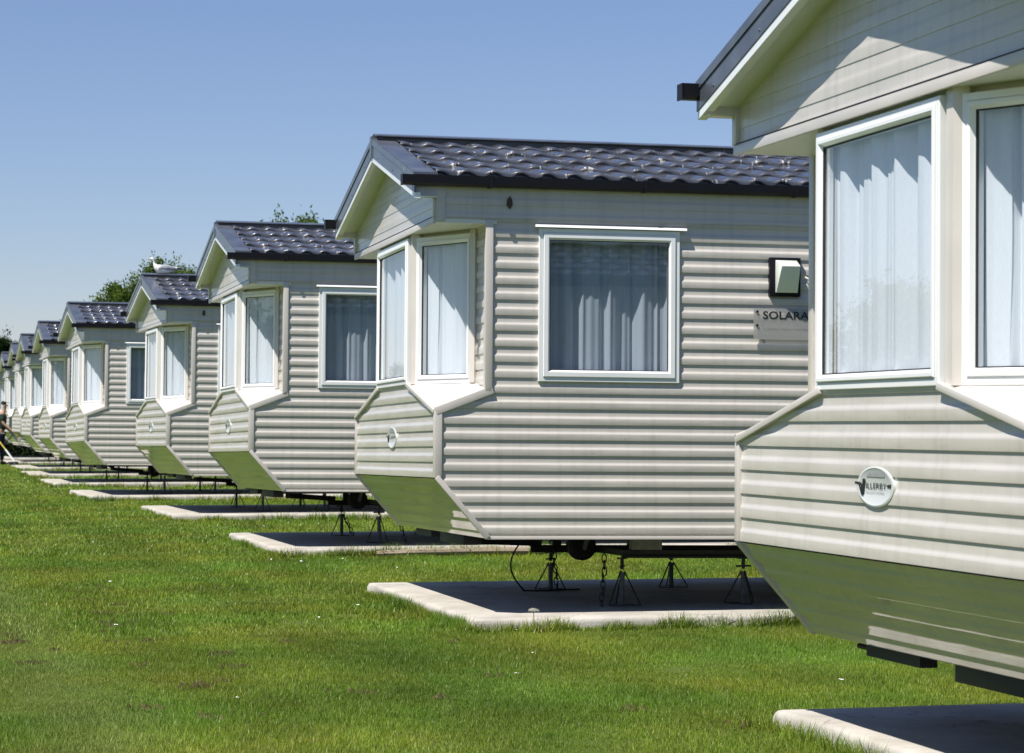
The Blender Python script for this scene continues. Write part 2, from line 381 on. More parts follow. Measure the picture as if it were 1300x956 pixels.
    # ---- soffit of the bay
    mb=MB();mb.add([(-.03,-.01,ZG),(-.03,W+.01,ZG),(XC+.05,W+.01,ZG),(XC+.05,-.01,ZG),(-.03,-.01,ZG+.03),(-.03,W+.01,ZG+.03),(XC+.05,W+.01,ZG+.03),(XC+.05,-.01,ZG+.03)],[(0,1,2,3),(0,4,5,1),(4,7,6,5),(0,3,7,4),(1,5,6,2)])
    mb.build('soffit',M['white'],root)
    # ---- gables
    top=3.237-.125
    def gy(z): return max(0,(W/2)-(top-z)/.25)
    mb=MB();siding(mb,(-.02,0,0),(0,1,0),(0,0,1),(-1,0,0),ZG+.03,top-.002,gy,lambda z:W-gy(z),align=ZL+.03,pitch=.0975,amp=.4);mb.build('gable',M['clad'],root)
    mb=MB();mb.box(-.036,-.02,-.012,W+.012,ZG-.008,ZG+.034);mb.box(-.040,-.02,-.02,.03,ZG+.034,2.69);mb.box(-.040,-.02,W-.03,W+.02,ZG+.034,2.69)
    mb.build('gable_trim',M['trim'],root,bevel=.003)
    mb=MB();mb.box(-.0375,-.02,-.010,W+.010,ZG+.034,ZG+.038);mb.build('gable_seam',M['gasket'],root)
    mb=MB();siding(mb,(L,0,0),(0,1,0),(0,0,1),(1,0,0),ZB,top-.002,gy,lambda z:W-gy(z),align=ZL);mb.build('back_wall',M['clad'],root)
    # ---- barge boards, fascia, soffit of the gable overhang
    x=-OH
    mb=MB();rake(mb,x-.012,x,.0,.128);rake(mb,x-.018,x-.0125,.006,.046);rake(mb,x-.0,x+.135,.0,.014);
    for k in range(3):
        for s in (0,1):
            yy=.14+k*.56
            if s:yy=W-yy
            zz=3.237-.25*abs(yy-W/2)-.102
            mb.tube([(x-.011,yy,zz),(x-.016,yy,zz)],.006,6)
    mb.box(x-.020,x+.02,W/2-.035,W/2+.035,3.10,3.246)
    bg=mb.build('barge_board',M['barge'],root)
    mb=MB();rake(mb,L,L+.012,.0,.128);rake(mb,L-.12,L,.0,.014);mb.build('barge_board',M['barge'],root)
    mb=MB();rake(mb,x-.008,x+.03,.1285,.163,ya=-.078);mb.build('fascia',M['upvc'],root)
    mb=MB();rake(mb,x+.03,-.021,.132,.140,ya=-.02);
    for s in (0,1):
        q=MB();q.box(x+.03,-.021,-.075,.0,2.682,2.687)
        if s:q.mirror()
        mb.add(q.v,q.f)
    mb.build('eave_soffit',M['white'],root)
    # ---- tiles
    base=3.213;sl=.25;ln=W/2+.045;wl=.172;nc=5;cl=ln/nc
    ca=math.cos(math.atan(sl));sa=math.sin(math.atan(sl))
    nx=int((L+.03)/wl*8);xs=np.linspace(-.03,L-.12,nx)
    def wave(x):
        t=(x/wl)%1.0
        return .5+.5*math.cos(2*math.pi*t)+.13*math.cos(4*math.pi*t+.6)
    for side in (0,1):
        mb=MB();rows=[]
        for c in range(nc):
            s0=c*cl/ca;cs=cl/ca
            for fr,h in ((0,.0),(.004,.012),(.014,.0205),(.035,.0255),(.075,.0262),(.5,.016),(1.0,.004)): rows.append((s0+fr*cs,h,c,fr))
        vs=[]
        for s_,h,c,fr_ in rows:
            y=-.05+s_*ca
            for xx in xs:
                dx=0
                wv=wave(xx)
                hh=h+.015*wv+.003*math.sin(xx*3.1+c*2)
                yy=y-(.012*wv if h>0.01 and fr_<.3 else 0)
                vs.append((xx,yy-hh*sa*0,base-sl*(W/2-y)+hh))
        n=len(xs);fs=[]
        for r in range(len(rows)-1):
            for i in range(n-1):
                a=r*n+i;fs.append((a,a+1,a+n+1,a+n))
        mb.add(vs,fs)
        if side:mb.mirror()
        rf=mb.build('roof_tiles',M['tile'],root,sharp=50)
        mb=MB();mb.box(-OH+.13,L,-.034,-.02,2.79,2.845)
        if side:mb.mirror()
        mb.build('eave_flashing',M['barge'],root)
        mb=MB();mb.extr([(-.036,2.818),(-.036,2.765),(-.050,2.752),(-.090,2.752),(-.106,2.766),(-.108,2.816),(-.102,2.816),(-.098,2.775),(-.052,2.764),(-.042,2.818)],-.245,L)
        mb.box(-.250,-.242,-.108,-.036,2.751,2.818)
        mb.box(-.242,L,-.101,-.042,2.765,2.768)
        for k in range(9): mb.box(.3+k,.325+k,-.110,-.034,2.748,2.822)
        if side:mb.mirror()
        mb.build('gutter',M['black'],root)
    mb=MB()
    for s in (1,-1):
        c=W/2;y=c-s*.11
        mb.extr([(c,3.268),(c-s*.125,3.243),(c-s*.125,3.236),(c,3.260)],-OH+.0,L)
        mb.extr([(c,3.259),(c-s*.07,3.243),(c-s*.07,3.19),(c,3.19)],-OH+.01,L)
    mb.build('ridge_cap',M['barge'],root)
    # ---- floor, inner lining
    mb=MB();mb.box(XU,L,.02,W-.02,ZB-.005,ZB+.03);mb.build('floor',M['floor'],root)
    mb=MB();mb.box(2.6,2.64,.05,W-.05,ZB+.03,2.9);mb.box(XC+.06,2.6,.05,W-.05,2.62,2.64);mb.build('inner_wall',M['inside'],root)
    # ---- side windows and door
    for side in (0,1):
        for k,(a,b) in enumerate([(.64,1.56),(4.3,5.5)]):
            if side==0: ring_window(root,(a,-.004,1.547),(1,0,0),(0,-1,0),b-a,2.512-1.547,curtain='side',seed=20+k,lintel=True)
            else: ring_window(root,(b,W+.004,1.547),(-1,0,0),(0,1,0),b-a,2.512-1.547,curtain='side',seed=30+k,lintel=True)
    mb=MB();mb.box(6.4,7.2,-.035,.02,.66,2.54);d=mb.build('door',M['upvc'],root,bevel=.008)
    mb=MB();mb.box(6.55,7.05,-.042,-.034,1.55,2.35);mb.build('pane',M['gasket'],d)
    mb=MB();mb.tube([(6.47,-.04,1.55),(6.47,-.08,1.55),(6.57,-.08,1.55)],.01);mb.build('handle',M['greysteel'],d)
    # ---- wall light
    mb=MB();mb.box(2.155,2.362,-.040,.0,2.112,2.362);wl_=mb.build('wall_light',M['black'],root,bevel=.004)
    a=[(2.190,-.041,2.345),(2.335,-.041,2.345),(2.335,-.041,2.135),(2.190,-.041,2.135)]
    b=[(2.200,-.145,2.300),(2.325,-.145,2.300),(2.335,-.060,2.135),(2.190,-.060,2.135)]
    mb=MB();mb.add(a+b,[(0,1,2,3),(7,6,5,4),(0,4,5,1),(1,5,6,2),(2,6,7,3),(3,7,4,0)]);mb.build('lamp_cover',M['lens'],wl_,bevel=.004)
    mb=MB();mb.tube([(2.40,-.02,2.24),(2.42,-.04,2.225),(2.425,-.045,2.19)],[.006,.008,.004]);mb.build('hook',M['trim'],root)
    # ---- name plate
    mb=MB();mb.box(2.048,2.47,-.034,-.031,1.835,2.035);npl=mb.build('name_plate',M['acrylic'],root)
    for zz in (2.012,1.925):
        mb=MB();mb.tube([(2.072,-.0,zz),(2.072,-.040,zz)],.008);mb.tube([(2.446,-.0,zz),(2.446,-.040,zz)],.008);mb.build('stud',M['black'],npl)
    def mx(ox,oy,oz,ux,uz,du): # text matrix: unit square -> face
        return Matrix(((ux[0],0,0,ox),(ux[1],0,0,oy),(0,uz,0,oz),(0,0,0,1)))
    lettering('SOLARA','lettering',mx(2.110,-.0362,1.966,(.31,0),.050,0),M['ink'],npl,.018)
    lettering('A HOLIDAY HOME BY WILLERBY','small_lettering',mx(2.112,-.0362,1.902,(.30,0),.012,0),M['greyink'],npl)
    # ---- emblem on the front panel (letters run from +y to -y)
    ec=(1.54,1.197);er=(.172,.072);X0=-.0085
    mb=MB();n=40;vs=[(X0-.004,ec[0],ec[1])]
    for rr,xo in ((.88,-.004),(.92,-.006),(1.0,-.004),(1.0,.01)):
        for k in range(n):
            t=2*math.pi*k/n;vs.append((X0+xo,ec[0]+er[0]*rr*math.cos(t),ec[1]+er[1]*rr*math.sin(t)))
    fs=[(0,1+(k+1)%n,1+k) for k in range(n)]
    for r_ in range(3):
        for k in range(n):
            a=1+r_*n+k;b=1+r_*n+(k+1)%n;fs.append((a,b,b+n,a+n))
    mb.add(vs,fs);em=mb.build('emblem',M['silver'],root)
    lx=X0-.0068
    def ft(y0,z0,wy,h): return Matrix(((0,0,0,lx),(-wy,0,0,y0),(0,h,0,z0),(0,0,0,1)))
    lettering('ILLERBY','lettering',ft(ec[0]+.078,1.190,.190,.021),M['ink'],em)
    lettering('HOLIDAY HOMES','small_lettering',ft(ec[0]+.080,1.174,.170,.0075),M['greyink'],em)
    mb=MB()
    def stroke(y0,z0,y1,z1,w):
        mb.add([(lx-.0006,y0-w,z0),(lx-.0006,y0+w,z0),(lx-.0006,y1+w,z1),(lx-.0006,y1-w,z1)],[(0,1,2,3)])
    stroke(ec[0]+.150,1.211,ec[0]+.118,1.166,.007);stroke(ec[0]+.128,1.211,ec[0]+.110,1.166,.006)
    stroke(ec[0]+.115,1.166,ec[0]+.104,1.224,.007);stroke(ec[0]+.104,1.172,ec[0]+.090,1.224,.006)
    mb.add([(lx-.0003,ec[0]+a,z) for a,z in ((.186,1.203),(.186,1.213),(.135,1.211),(.135,1.204))],[(0,1,2,3)])
    mb.add([(lx-.0003,ec[0]-a,z) for a,z in ((.118,1.198),(.118,1.205),(.160,1.209),(.150,1.196))],[(0,1,2,3)])
    mb.build('monogram',M['ink'],em)
    mb=MB()
    for k in range(9):
        y=ec[0]+.075-k*.0187;h=.004+.006*(k%2)+(.006 if k==4 else 0)
        mb.add([(lx,y,1.232),(lx,y-.0175,1.232),(lx,y-.0175,1.238+h),(lx,y,1.238+h)],[(0,1,2,3)])
    mb.build('crest',M['greyink'],em)
    # ---- chassis
    mb=MB()
    for y,z0,z1,xa in ((.60,.418,.458,1.36),(2.30,.392,.432,1.14)):
        for (a,b,c,d) in ((z1,z1+.012,-.03,.03),(z0,z0+.012,-.03,.03),(z0,z1,-.005,.005)):
            mb.add([(xa,y+c,a),(xa,y+d,a),(xa,y+d,b),(xa,y+c,b),(8.9,y+c,a-.02),(8.9,y+d,a-.02),(8.9,y+d,b-.02),(8.9,y+c,b-.02)],[(0,1,2,3),(7,6,5,4),(0,4,5,1),(1,5,6,2),(2,6,7,3),(3,7,4,0)])
    for x_ in (3.2,4.7,6.2,7.7): mb.box(x_,x_+.05,.1,W-.1,.46,.565)
    mb.box(1.86,1.92,2.27,2.33,.43,.566);mb.box(1.30,1.36,2.27,2.33,.43,.566);mb.box(1.42,1.47,.57,.63,.458,.566)
    mb.bar((1.2,2.30,.46),(.60,1.55,.50),.05,.05);pass
    mb.box(1.40,1.44,.62,2.3,.425,.465)
    mb.box(.36,.43,2.02,2.56,.512,.563);mb.tube([(.40,2.54,.535),(.40,2.74,.535)],.011)
    ch=mb.build('chassis',M['chassis'],root)
    mb=MB();mb.box(.36,.46,.9,1.70,.492,.563);mb.build('step_box',M['chassis'],ch,bevel=.006)
    mb=MB();mb.tube([(1.30,1.40,.465),(1.30,1.425,.465),(1.30,1.475,.465),(1.30,1.50,.465)],[.08,.098,.098,.08],20);jw=mb.build('jockey_wheel',M['rubber'],ch)
    mb=MB();mb.bar((1.305,1.39,.455),(1.345,1.39,.58),.03,.012,up=(0,1,0));mb.tube([(1.305,1.375,.455),(1.305,1.40,.455)],.014);mb.build('wheel_arm',M['greysteel'],ch)
    mb=MB();mb.box(1.40,1.60,.50,.58,.475,.566);mb.box(1.60,1.604,.51,.57,.49,.54);mb.build('junction_box',M['greysteel'],ch)
    for x_ in (5.0,5.9):
        for y in (.35,2.7):
            q=MB();q.tube([(x_,y-.09,.37),(x_,y-.075,.37),(x_,y+.075,.37),(x_,y+.09,.37)],[.24,.28,.28,.24],24);q.build('wheel',M['rubber'],ch)
    mb=MB();r_=random.Random(4);pts=[]
    for k in range(14):
        t=2*math.pi*k/14;pts.append((.446+.016*math.cos(t)*(1+.5*r_.random()),-.0335,2.665+.03*math.sin(t)*(1+.5*r_.random())))
    mb.poly(pts);mb.build('grime_patch',M['grime'],root)
    return root

CAR={1:(3.4625,6.878,-.127,-.0143,-.0024),2:(3.4924,15.5043,0,-.0295,-.0131),3:(3.6238,24.0903,.0592,-.0104,-.0144),
4:(3.8919,33.014,.0167,.0204,-.0086),5:(3.5614,41.2844,.0118,.0166,-.0163),6:(3.6267,49.6517,-.0089,-.0004,-.006),
7:(3.79,57.7591,-.0043,.0012,-.0013),8:(4.0627,65.7909,.0221,.0083,.0026),9:(4.2593,73.9897,-.0121,.0079,-.0004),10:(4.40,82.2,0,.005,0)}
PH={1:'the nearest caravan at the right edge',2:'the caravan with the wall light',
3:'the first caravan beyond the wall light one',4:'the caravan with the gull',5:'the first caravan beyond the gull',
6:'the second caravan beyond the gull',7:'the third caravan beyond the gull',8:'the fourth caravan beyond the gull',
9:'the second farthest caravan',10:'the farthest caravan'}
CL={1:'nearest cream static caravan, huge at the right edge, its oval emblem clearly readable',
2:'cream static caravan with black wall light and clear name plate beside its side window',
3:'cream static caravan between the wall light one and the gull topped one',
4:'cream static caravan with a white gull sitting on its tiled ridge',
5:'cream static caravan just beyond the one with the gull',
6:'small cream static caravan, second beyond the gull topped one',
7:'distant cream static caravan, third beyond the gull topped one',
8:'distant cream static caravan, fourth beyond the gull topped one',
9:'far cream static caravan behind the standing man, second from the far end',
10:'farthest cream static caravan, mostly hidden at the left edge of the photo'}
proto=make_caravan()
cars={}
def place(o,i):
    x,y,z,a,b=CAR[i]
    o.location=(x,y,z);o.rotation_euler=(b,.0086,a)
    tag(o,CL[i],'caravan','static caravans parked in a row on the grass')
cars[2]=proto;place(proto,2)
for i in CAR:
    if i==2: continue
    skip=set()
    if i in (1,3,5,6,7,8,9,10): skip.add('grime_patch')
    cars[i]=copy_tree(proto,skip=skip);place(cars[i],i)

def wp(i,x,y):       # local plan -> world
    X,Y,Z,a,b=CAR[i];return (X+x*math.cos(a)-y*math.sin(a),Y+y*math.cos(a)+x*math.sin(a))
PADZ=.085
# ------------------------------------------------------------------ pads
PADX={1:3.74,2:3.67,3:3.88,4:3.96,5:3.62,6:3.68,7:3.80,8:4.05,9:4.25,10:4.4}
pads=[]
def pad_mesh(seed):
    rn=random.Random(seed);mb=MB();l=9.0;w=3.62
    nx=40;ny=16;prof=[(0,-.06),(0.0,.050),(.004,.068),(.014,.079),(.034,.0840),(.12,.085)]
    # rings from the outside edge inwards
    def ring(off,z):
        r=[]
        m=60
        for k in range(m): r.append((off+(l-2*off)*k/m,off,z))
        for k in range(24): r.append((l-off,off+(w-2*off)*k/24,z))
        for k in range(m): r.append((l-off-(l-2*off)*k/m,w-off,z))
        for k in range(24): r.append((off,w-off-(w-2*off)*k/24,z))
        return r
    n=168
    for off,z in prof:
        for k,(x,y,z_) in enumerate(ring(off,z)):
            j=.006*math.sin(k*.9+seed)+.004*rn.uniform(-1,1)
            mb.v.append((x+(j if 84<=k%168 else 0),y+(j if k<60 else 0),z_+rn.uniform(-.001,.001)*(off>0.02)))
    for r in range(len(prof)-1):
        for k in range(n):
            a=r*n+k;b=r*n+(k+1)%n;mb.f.append((a,b,b+n,a+n))
    mb.f.append(tuple(range((len(prof)-1)*n,len(prof)*n)))
    return mb
for i in CAR:
    px=PADX[i];py=CAR[i][1]-.29
    o=pad_mesh(i).build('concrete_pad',M['concrete'],sharp=60);o.location=(px,py,0);o.rotation_euler=(0,0,CAR[i][3]*.5)
    tag(o,'pale concrete pad under '+PH[i],'concrete pad','concrete pads under the caravans');pads.append((px,py,o))
# weathered timber edging along the pad of caravan 3
x3,y3=PADX[3],CAR[3][1]-.29
mb=MB();mb.tube([(x3+.9,y3-.045,.035),(x3+1.3,y3-.05,.045),(x3+2.0,y3-.05,.050),(x3+2.7,y3-.05,.045),(x3+3.4,y3-.05,.052)],[.03,.036,.038,.037,.036],8)
tag(mb.build('timber_edging',M['timber']),'weathered grey brown timber edging along the pad next beyond the wall light caravan','timber')

# ------------------------------------------------------------------ axle stands, chains, cable
def make_stand(h):
    root=empty('axle_stand')
    mb=MB();mb.tube([(0,0,.0),(0,0,h*.62)],.017,10);mb.tube([(0,0,h*.62),(0,0,h*.70)],.021,10);mb.build('post',M['stand'],root)
    mb=MB();mb.tube([(0,0,h*.76),(0,0,h)],.012,8);mb.box(-.035,.035,-.03,.03,h-.008,h);mb.bar((-.055,0,h*.82),(.055,0,h*.82),.012,.012);mb.build('screw_jack',M['chassis'],root)
    for k in range(3):
        t=R(30+120*k);r=.125
        mb=MB();mb.tube([(.015*math.cos(t),.015*math.sin(t),h*.72),(r*math.cos(t),r*math.sin(t),.008)],.005,6);mb.build('leg',M['chassis'],root)
    mb=MB();pts=[(.125*math.cos(R(30+120*k)),.125*math.sin(R(30+120*k)),.008) for k in range(3)]
    for k in range(3): mb.tube([pts[k],pts[(k+1)%3]],.0025,5)
    mb.build('base_ring',M['chassis'],root)
    return root
sp=None
ROWN={(0,0):'front near one',(1,0):'rear near one',(0,1):'front far one',(1,1):'rear far one'}
for i in CAR:
    for a,xl in enumerate((1.36,2.19)):
        for b,yl in enumerate((.60,2.30)):
            if sp is None: sp=make_stand(.31);s=sp
            else: s=copy_tree(sp)
            x,y=wp(i,xl+(.0 if b==0 else -.07 if a==0 else 0),yl)
            zt=CAR[i][2];zb=PADZ
            s.location=(x,y,zb);s.rotation_euler=(0,0,random.uniform(0,2))
            s.scale=(1,1,max(.6,((.420 if b==0 else .394)+zt-zb-.0086*xl+CAR[i][4]*yl)/.31))
            tag(s,'black axle stand, '+ROWN[(a,b)]+' under '+PH[i],'axle stand','axle stands under the caravans')
def chain(i,xl,yl,z0,z1,dx,label):
    x,y=wp(i,xl,yl);n=int(abs(z0-z1)/.042);mb=MB()
    for k in range(n+1):
        t=k/n;c=Vector((x+dx*t,y,z0+(z1-z0)*t));ax=(k%2)
        pts=[]
        for q in range(13):
            th=2*math.pi*q/12
            u=math.cos(th)*.015;v=math.sin(th)*.030
            pts.append(c+Vector((u*(1-ax)+.004*(k%3-1),u*ax,v)))
        mb.tube(pts,.0045,5,cap=False)
    tag(mb.build('anchor_chain',M['chassis']),label,'chain','anchor chains under the caravans')
chain(2,1.30,2.28,.41,.10,.035,'black anchor chain beside the far side front stand of the wall light caravan')
chain(2,1.23,.55,.40,.10,-.02,'black anchor chain beside the near side front stand of the wall light caravan')
chain(3,1.52,.55,.42,.10,.10,'black anchor chain by the front near stand of the caravan beyond the wall light one')
chain(3,1.25,2.28,.42,.10,.16,'black anchor chain by the front far stand of the caravan beyond the wall light one')
x,y=wp(2,1.02,2.1)
mb=MB();pts=[]
for k in range(15):
    t=k/14;pts.append((x+.14-.30*math.sin(t*2.6)*(.7) ,y+.0,.56-.47*t))
pts+= [(x+.02,y,.092),(x+.2,y,.09),(x+.45,y+.05,.092)]
mb.tube(pts,.006,6);tag(mb.build('hanging_cable',M['black']),'thin black cable looping down to the pad below the wall light caravan','cable')

# ------------------------------------------------------------------ ground and grass
def grass_mats():
    m,nt,b=mat('lawn');lk=nt.links.new
    b.inputs['Roughness'].default_value=.9;b.inputs['Specular IOR Level'].default_value=.15
    tc=N(nt,'ShaderNodeTexCoord')
    n=N(nt,'ShaderNodeTexNoise');n.inputs['Scale'].default_value=.55;n.inputs['Detail'].default_value=8;n.inputs['Roughness'].default_value=.6;lk(tc.outputs['Object'],n.inputs[0])
    r=N(nt,'ShaderNodeValToRGB');e=r.color_ramp.elements;e[0].position=.3;e[1].position=.72;e[0].color=(.07,.11,.018,1);e[1].color=(.12,.16,.03,1);lk(n.outputs['Fac'],r.inputs[0])
    n2=N(nt,'ShaderNodeTexNoise');n2.inputs['Scale'].default_value=28;n2.inputs['Detail'].default_value=8;n2.inputs['Roughness'].default_value=.75;lk(tc.outputs['Object'],n2.inputs[0])
    r2=N(nt,'ShaderNodeMapRange');r2.inputs[1].default_value=.3;r2.inputs[2].default_value=.7;r2.inputs[3].default_value=.6;r2.inputs[4].default_value=1.35;lk(n2.outputs['Fac'],r2.inputs[0])
    vm=N(nt,'ShaderNodeVectorMath',operation='SCALE');lk(r.outputs[0],vm.inputs[0]);lk(r2.outputs[0],vm.inputs['Scale'])
    # bare earth
    n3=N(nt,'ShaderNodeTexNoise');n3.inputs['Scale'].default_value=2.3;n3.inputs['Detail'].default_value=7;n3.inputs['Roughness'].default_value=.7;lk(tc.outputs['Object'],n3.inputs[0])
    r3=N(nt,'ShaderNodeMapRange');r3.inputs[1].default_value=.64;r3.inputs[2].default_value=.70;lk(n3.outputs['Fac'],r3.inputs[0])
    mx=N(nt,'ShaderNodeMix',data_type='RGBA');mx.inputs[7].default_value=(.15,.125,.055,1);lk(r3.outputs[0],mx.inputs[0]);lk(vm.outputs[0],mx.inputs[6]);lk(mx.outputs[2],b.inputs['Base Color'])
    bp=N(nt,'ShaderNodeBump');bp.inputs['Strength'].default_value=.8;bp.inputs['Distance'].default_value=.03;lk(n2.outputs['Fac'],bp.inputs['Height']);lk(bp.outputs[0],b.inputs['Normal'])
    g,nt,b=mat('grass_blade');lk=nt.links.new;nt.nodes.remove(b);out=nt.nodes['Material Output']
    ge=N(nt,'ShaderNodeNewGeometry');tc=N(nt,'ShaderNodeTexCoord')
    r=N(nt,'ShaderNodeValToRGB');e=r.color_ramp.elements;e[0].position=0;e[1].position=1;e[0].color=(.105,.185,.014,1);e[1].color=(.30,.38,.07,1)
    k=r.color_ramp.elements.new(.5);k.color=(.19,.275,.026,1);k=r.color_ramp.elements.new(.93);k.color=(.28,.36,.055,1);k=r.color_ramp.elements.new(.97);k.color=(.42,.38,.20,1);
    lk(ge.outputs['Random Per Island'],r.inputs[0])
    n=N(nt,'ShaderNodeTexNoise');n.inputs['Scale'].default_value=.55;n.inputs['Detail'].default_value=8;n.inputs['Roughness'].default_value=.6;lk(tc.outputs['Object'],n.inputs[0])
    rr=N(nt,'ShaderNodeMapRange');rr.inputs[1].default_value=.3;rr.inputs[2].default_value=.72;rr.inputs[3].default_value=.68;rr.inputs[4].default_value=1.34;lk(n.outputs['Fac'],rr.inputs[0])
    vm0=N(nt,'ShaderNodeVectorMath',operation='SCALE');lk(r.outputs[0],vm0.inputs[0]);lk(rr.outputs[0],vm0.inputs['Scale'])
    ny=N(nt,'ShaderNodeTexNoise');ny.inputs['Scale'].default_value=.9;ny.inputs['Detail'].default_value=5;my=N(nt,'ShaderNodeMapping');my.inputs['Location'].default_value=(31,7,0);my.inputs['Scale'].default_value=(1,.6,1);lk(tc.outputs['Object'],my.inputs[0]);lk(my.outputs[0],ny.inputs[0])
    ry=N(nt,'ShaderNodeValToRGB');ey=ry.color_ramp.elements;ey[0].position=.38;ey[1].position=.66;ey[0].color=(.82,1,.9,1);ey[1].color=(1.28,1.05,1.0,1);lk(ny.outputs['Fac'],ry.inputs[0])
    vm1=N(nt,'ShaderNodeVectorMath',operation='MULTIPLY');lk(vm0.outputs[0],vm1.inputs[0]);lk(ry.outputs[0],vm1.inputs[1])
    # worn, straw coloured wheel track and faint mower bands, all running along the row
    sx=N(nt,'ShaderNodeSeparateXYZ');lk(tc.outputs['Object'],sx.inputs[0])
    wv=N(nt,'ShaderNodeMath',operation='MULTIPLY_ADD');wv.inputs[1].default_value=.5;wv.inputs[2].default_value=-.25;lk(ny.outputs['Fac'],wv.inputs[0])
    xa=N(nt,'ShaderNodeMath',operation='ADD');lk(sx.outputs['X'],xa.inputs[0]);lk(wv.outputs[0],xa.inputs[1])
    dx=N(nt,'ShaderNodeMath',operation='SUBTRACT');dx.inputs[1].default_value=.95;lk(xa.outputs[0],dx.inputs[0])
    ab=N(nt,'ShaderNodeMath',operation='ABSOLUTE');lk(dx.outputs[0],ab.inputs[0])
    mr=N(nt,'ShaderNodeMapRange');mr.inputs[1].default_value=.10;mr.inputs[2].default_value=.42;mr.inputs[3].default_value=.42;mr.inputs[4].default_value=0;lk(ab.outputs[0],mr.inputs[0])
    nz=N(nt,'ShaderNodeTexNoise');nz.inputs['Scale'].default_value=3.5;nz.inputs['Detail'].default_value=5;lk(tc.outputs['Object'],nz.inputs[0])
    mz=N(nt,'ShaderNodeMath',operation='MULTIPLY');lk(mr.outputs[0],mz.inputs[0]);lk(nz.outputs['Fac'],mz.inputs[1]);mz2=N(nt,'ShaderNodeMath',operation='MULTIPLY');mz2.inputs[1].default_value=1.9;mz2.use_clamp=True;lk(mz.outputs[0],mz2.inputs[0])
    mt=N(nt,'ShaderNodeMix',data_type='RGBA');mt.inputs[7].default_value=(.27,.31,.10,1);lk(mz2.outputs[0],mt.inputs[0]);lk(vm1.outputs[0],mt.inputs[6])
    fq=N(nt,'ShaderNodeMath',operation='MULTIPLY');fq.inputs[1].default_value=6.4;lk(xa.outputs[0],fq.inputs[0]);sn=N(nt,'ShaderNodeMath',operation='SINE');lk(fq.outputs[0],sn.inputs[0])
    ms_=N(nt,'ShaderNodeMapRange');ms_.inputs[1].default_value=-.5;ms_.inputs[2].default_value=.5;ms_.inputs[3].default_value=.93;ms_.inputs[4].default_value=1.08;lk(sn.outputs[0],ms_.inputs[0])
    vm=N(nt,'ShaderNodeVectorMath',operation='SCALE');lk(mt.outputs[2],vm.inputs[0]);lk(ms_.outputs[0],vm.inputs['Scale'])
    d=N(nt,'ShaderNodeBsdfDiffuse');t=N(nt,'ShaderNodeBsdfTranslucent');lk(vm.outputs[0],d.inputs[0]);lk(vm.outputs[0],t.inputs[0])
    ms=N(nt,'ShaderNodeMixShader');ms.inputs[0].default_value=.4;lk(d.outputs[0],ms.inputs[1]);lk(t.outputs[0],ms.inputs[2])
    gl=N(nt,'ShaderNodeBsdfGlossy');gl.inputs['Roughness'].default_value=.45;gl.inputs['Color'].default_value=(.9,.95,.85,1)
    ms2=N(nt,'ShaderNodeMixShader');ms2.inputs[0].default_value=.025;lk(ms.outputs[0],ms2.inputs[1]);lk(gl.outputs[0],ms2.inputs[2]);lk(ms2.outputs[0],out.inputs[0])
    return m,g
M['lawn'],M['blade']=grass_mats()
S_=700
gm=MB();gm.add([(-S_,-60,0),(S_,-60,0),(S_,2*S_,0),(-S_,2*S_,0)],[(0,1,2,3)]);tag(gm.build('ground',M['lawn']),'mown green lawn under and between the caravans',None,None,'structure')
# drop category: setting
def smoothnoise(x,y,sc,seed):
    r=np.random.default_rng(seed);v=np.zeros_like(x)
    for k in range(7):
        a=r.uniform(0,6.28);f=sc*r.uniform(.6,1.8);v+=np.sin((x*np.cos(a)+y*np.sin(a))*f+r.uniform(0,6.28))
    return v/3.
def blades(npts,Xr,Yr,hmin,hmax,wid,keepfun=None):
    x=rng.uniform(*Xr,npts);y=rng.uniform(*Yr,npts)
    # keep to the wedge in front of the camera (with a margin for a step aside)
    yaw=.2513;u=(x*math.cos(yaw)-y*math.sin(yaw));w=(x*math.sin(yaw)+y*math.cos(yaw))
    k=(np.abs(u)<w*.2+1.3)&(w>6.5)
    k&=~((x<0.0)&(y<0))
    for px,py,o in pads: k&=~((x>px)&(x<px+9.)&(y>py)&(y<py+3.62))
    if keepfun is not None:k&=keepfun(x,y)
    # sparse bare spots
    b=smoothnoise(x,y,3.1,5)+.6*smoothnoise(x,y,9,6);k&=(b<1.75)|(rng.random(len(x))<.15)
    return x[k],y[k]
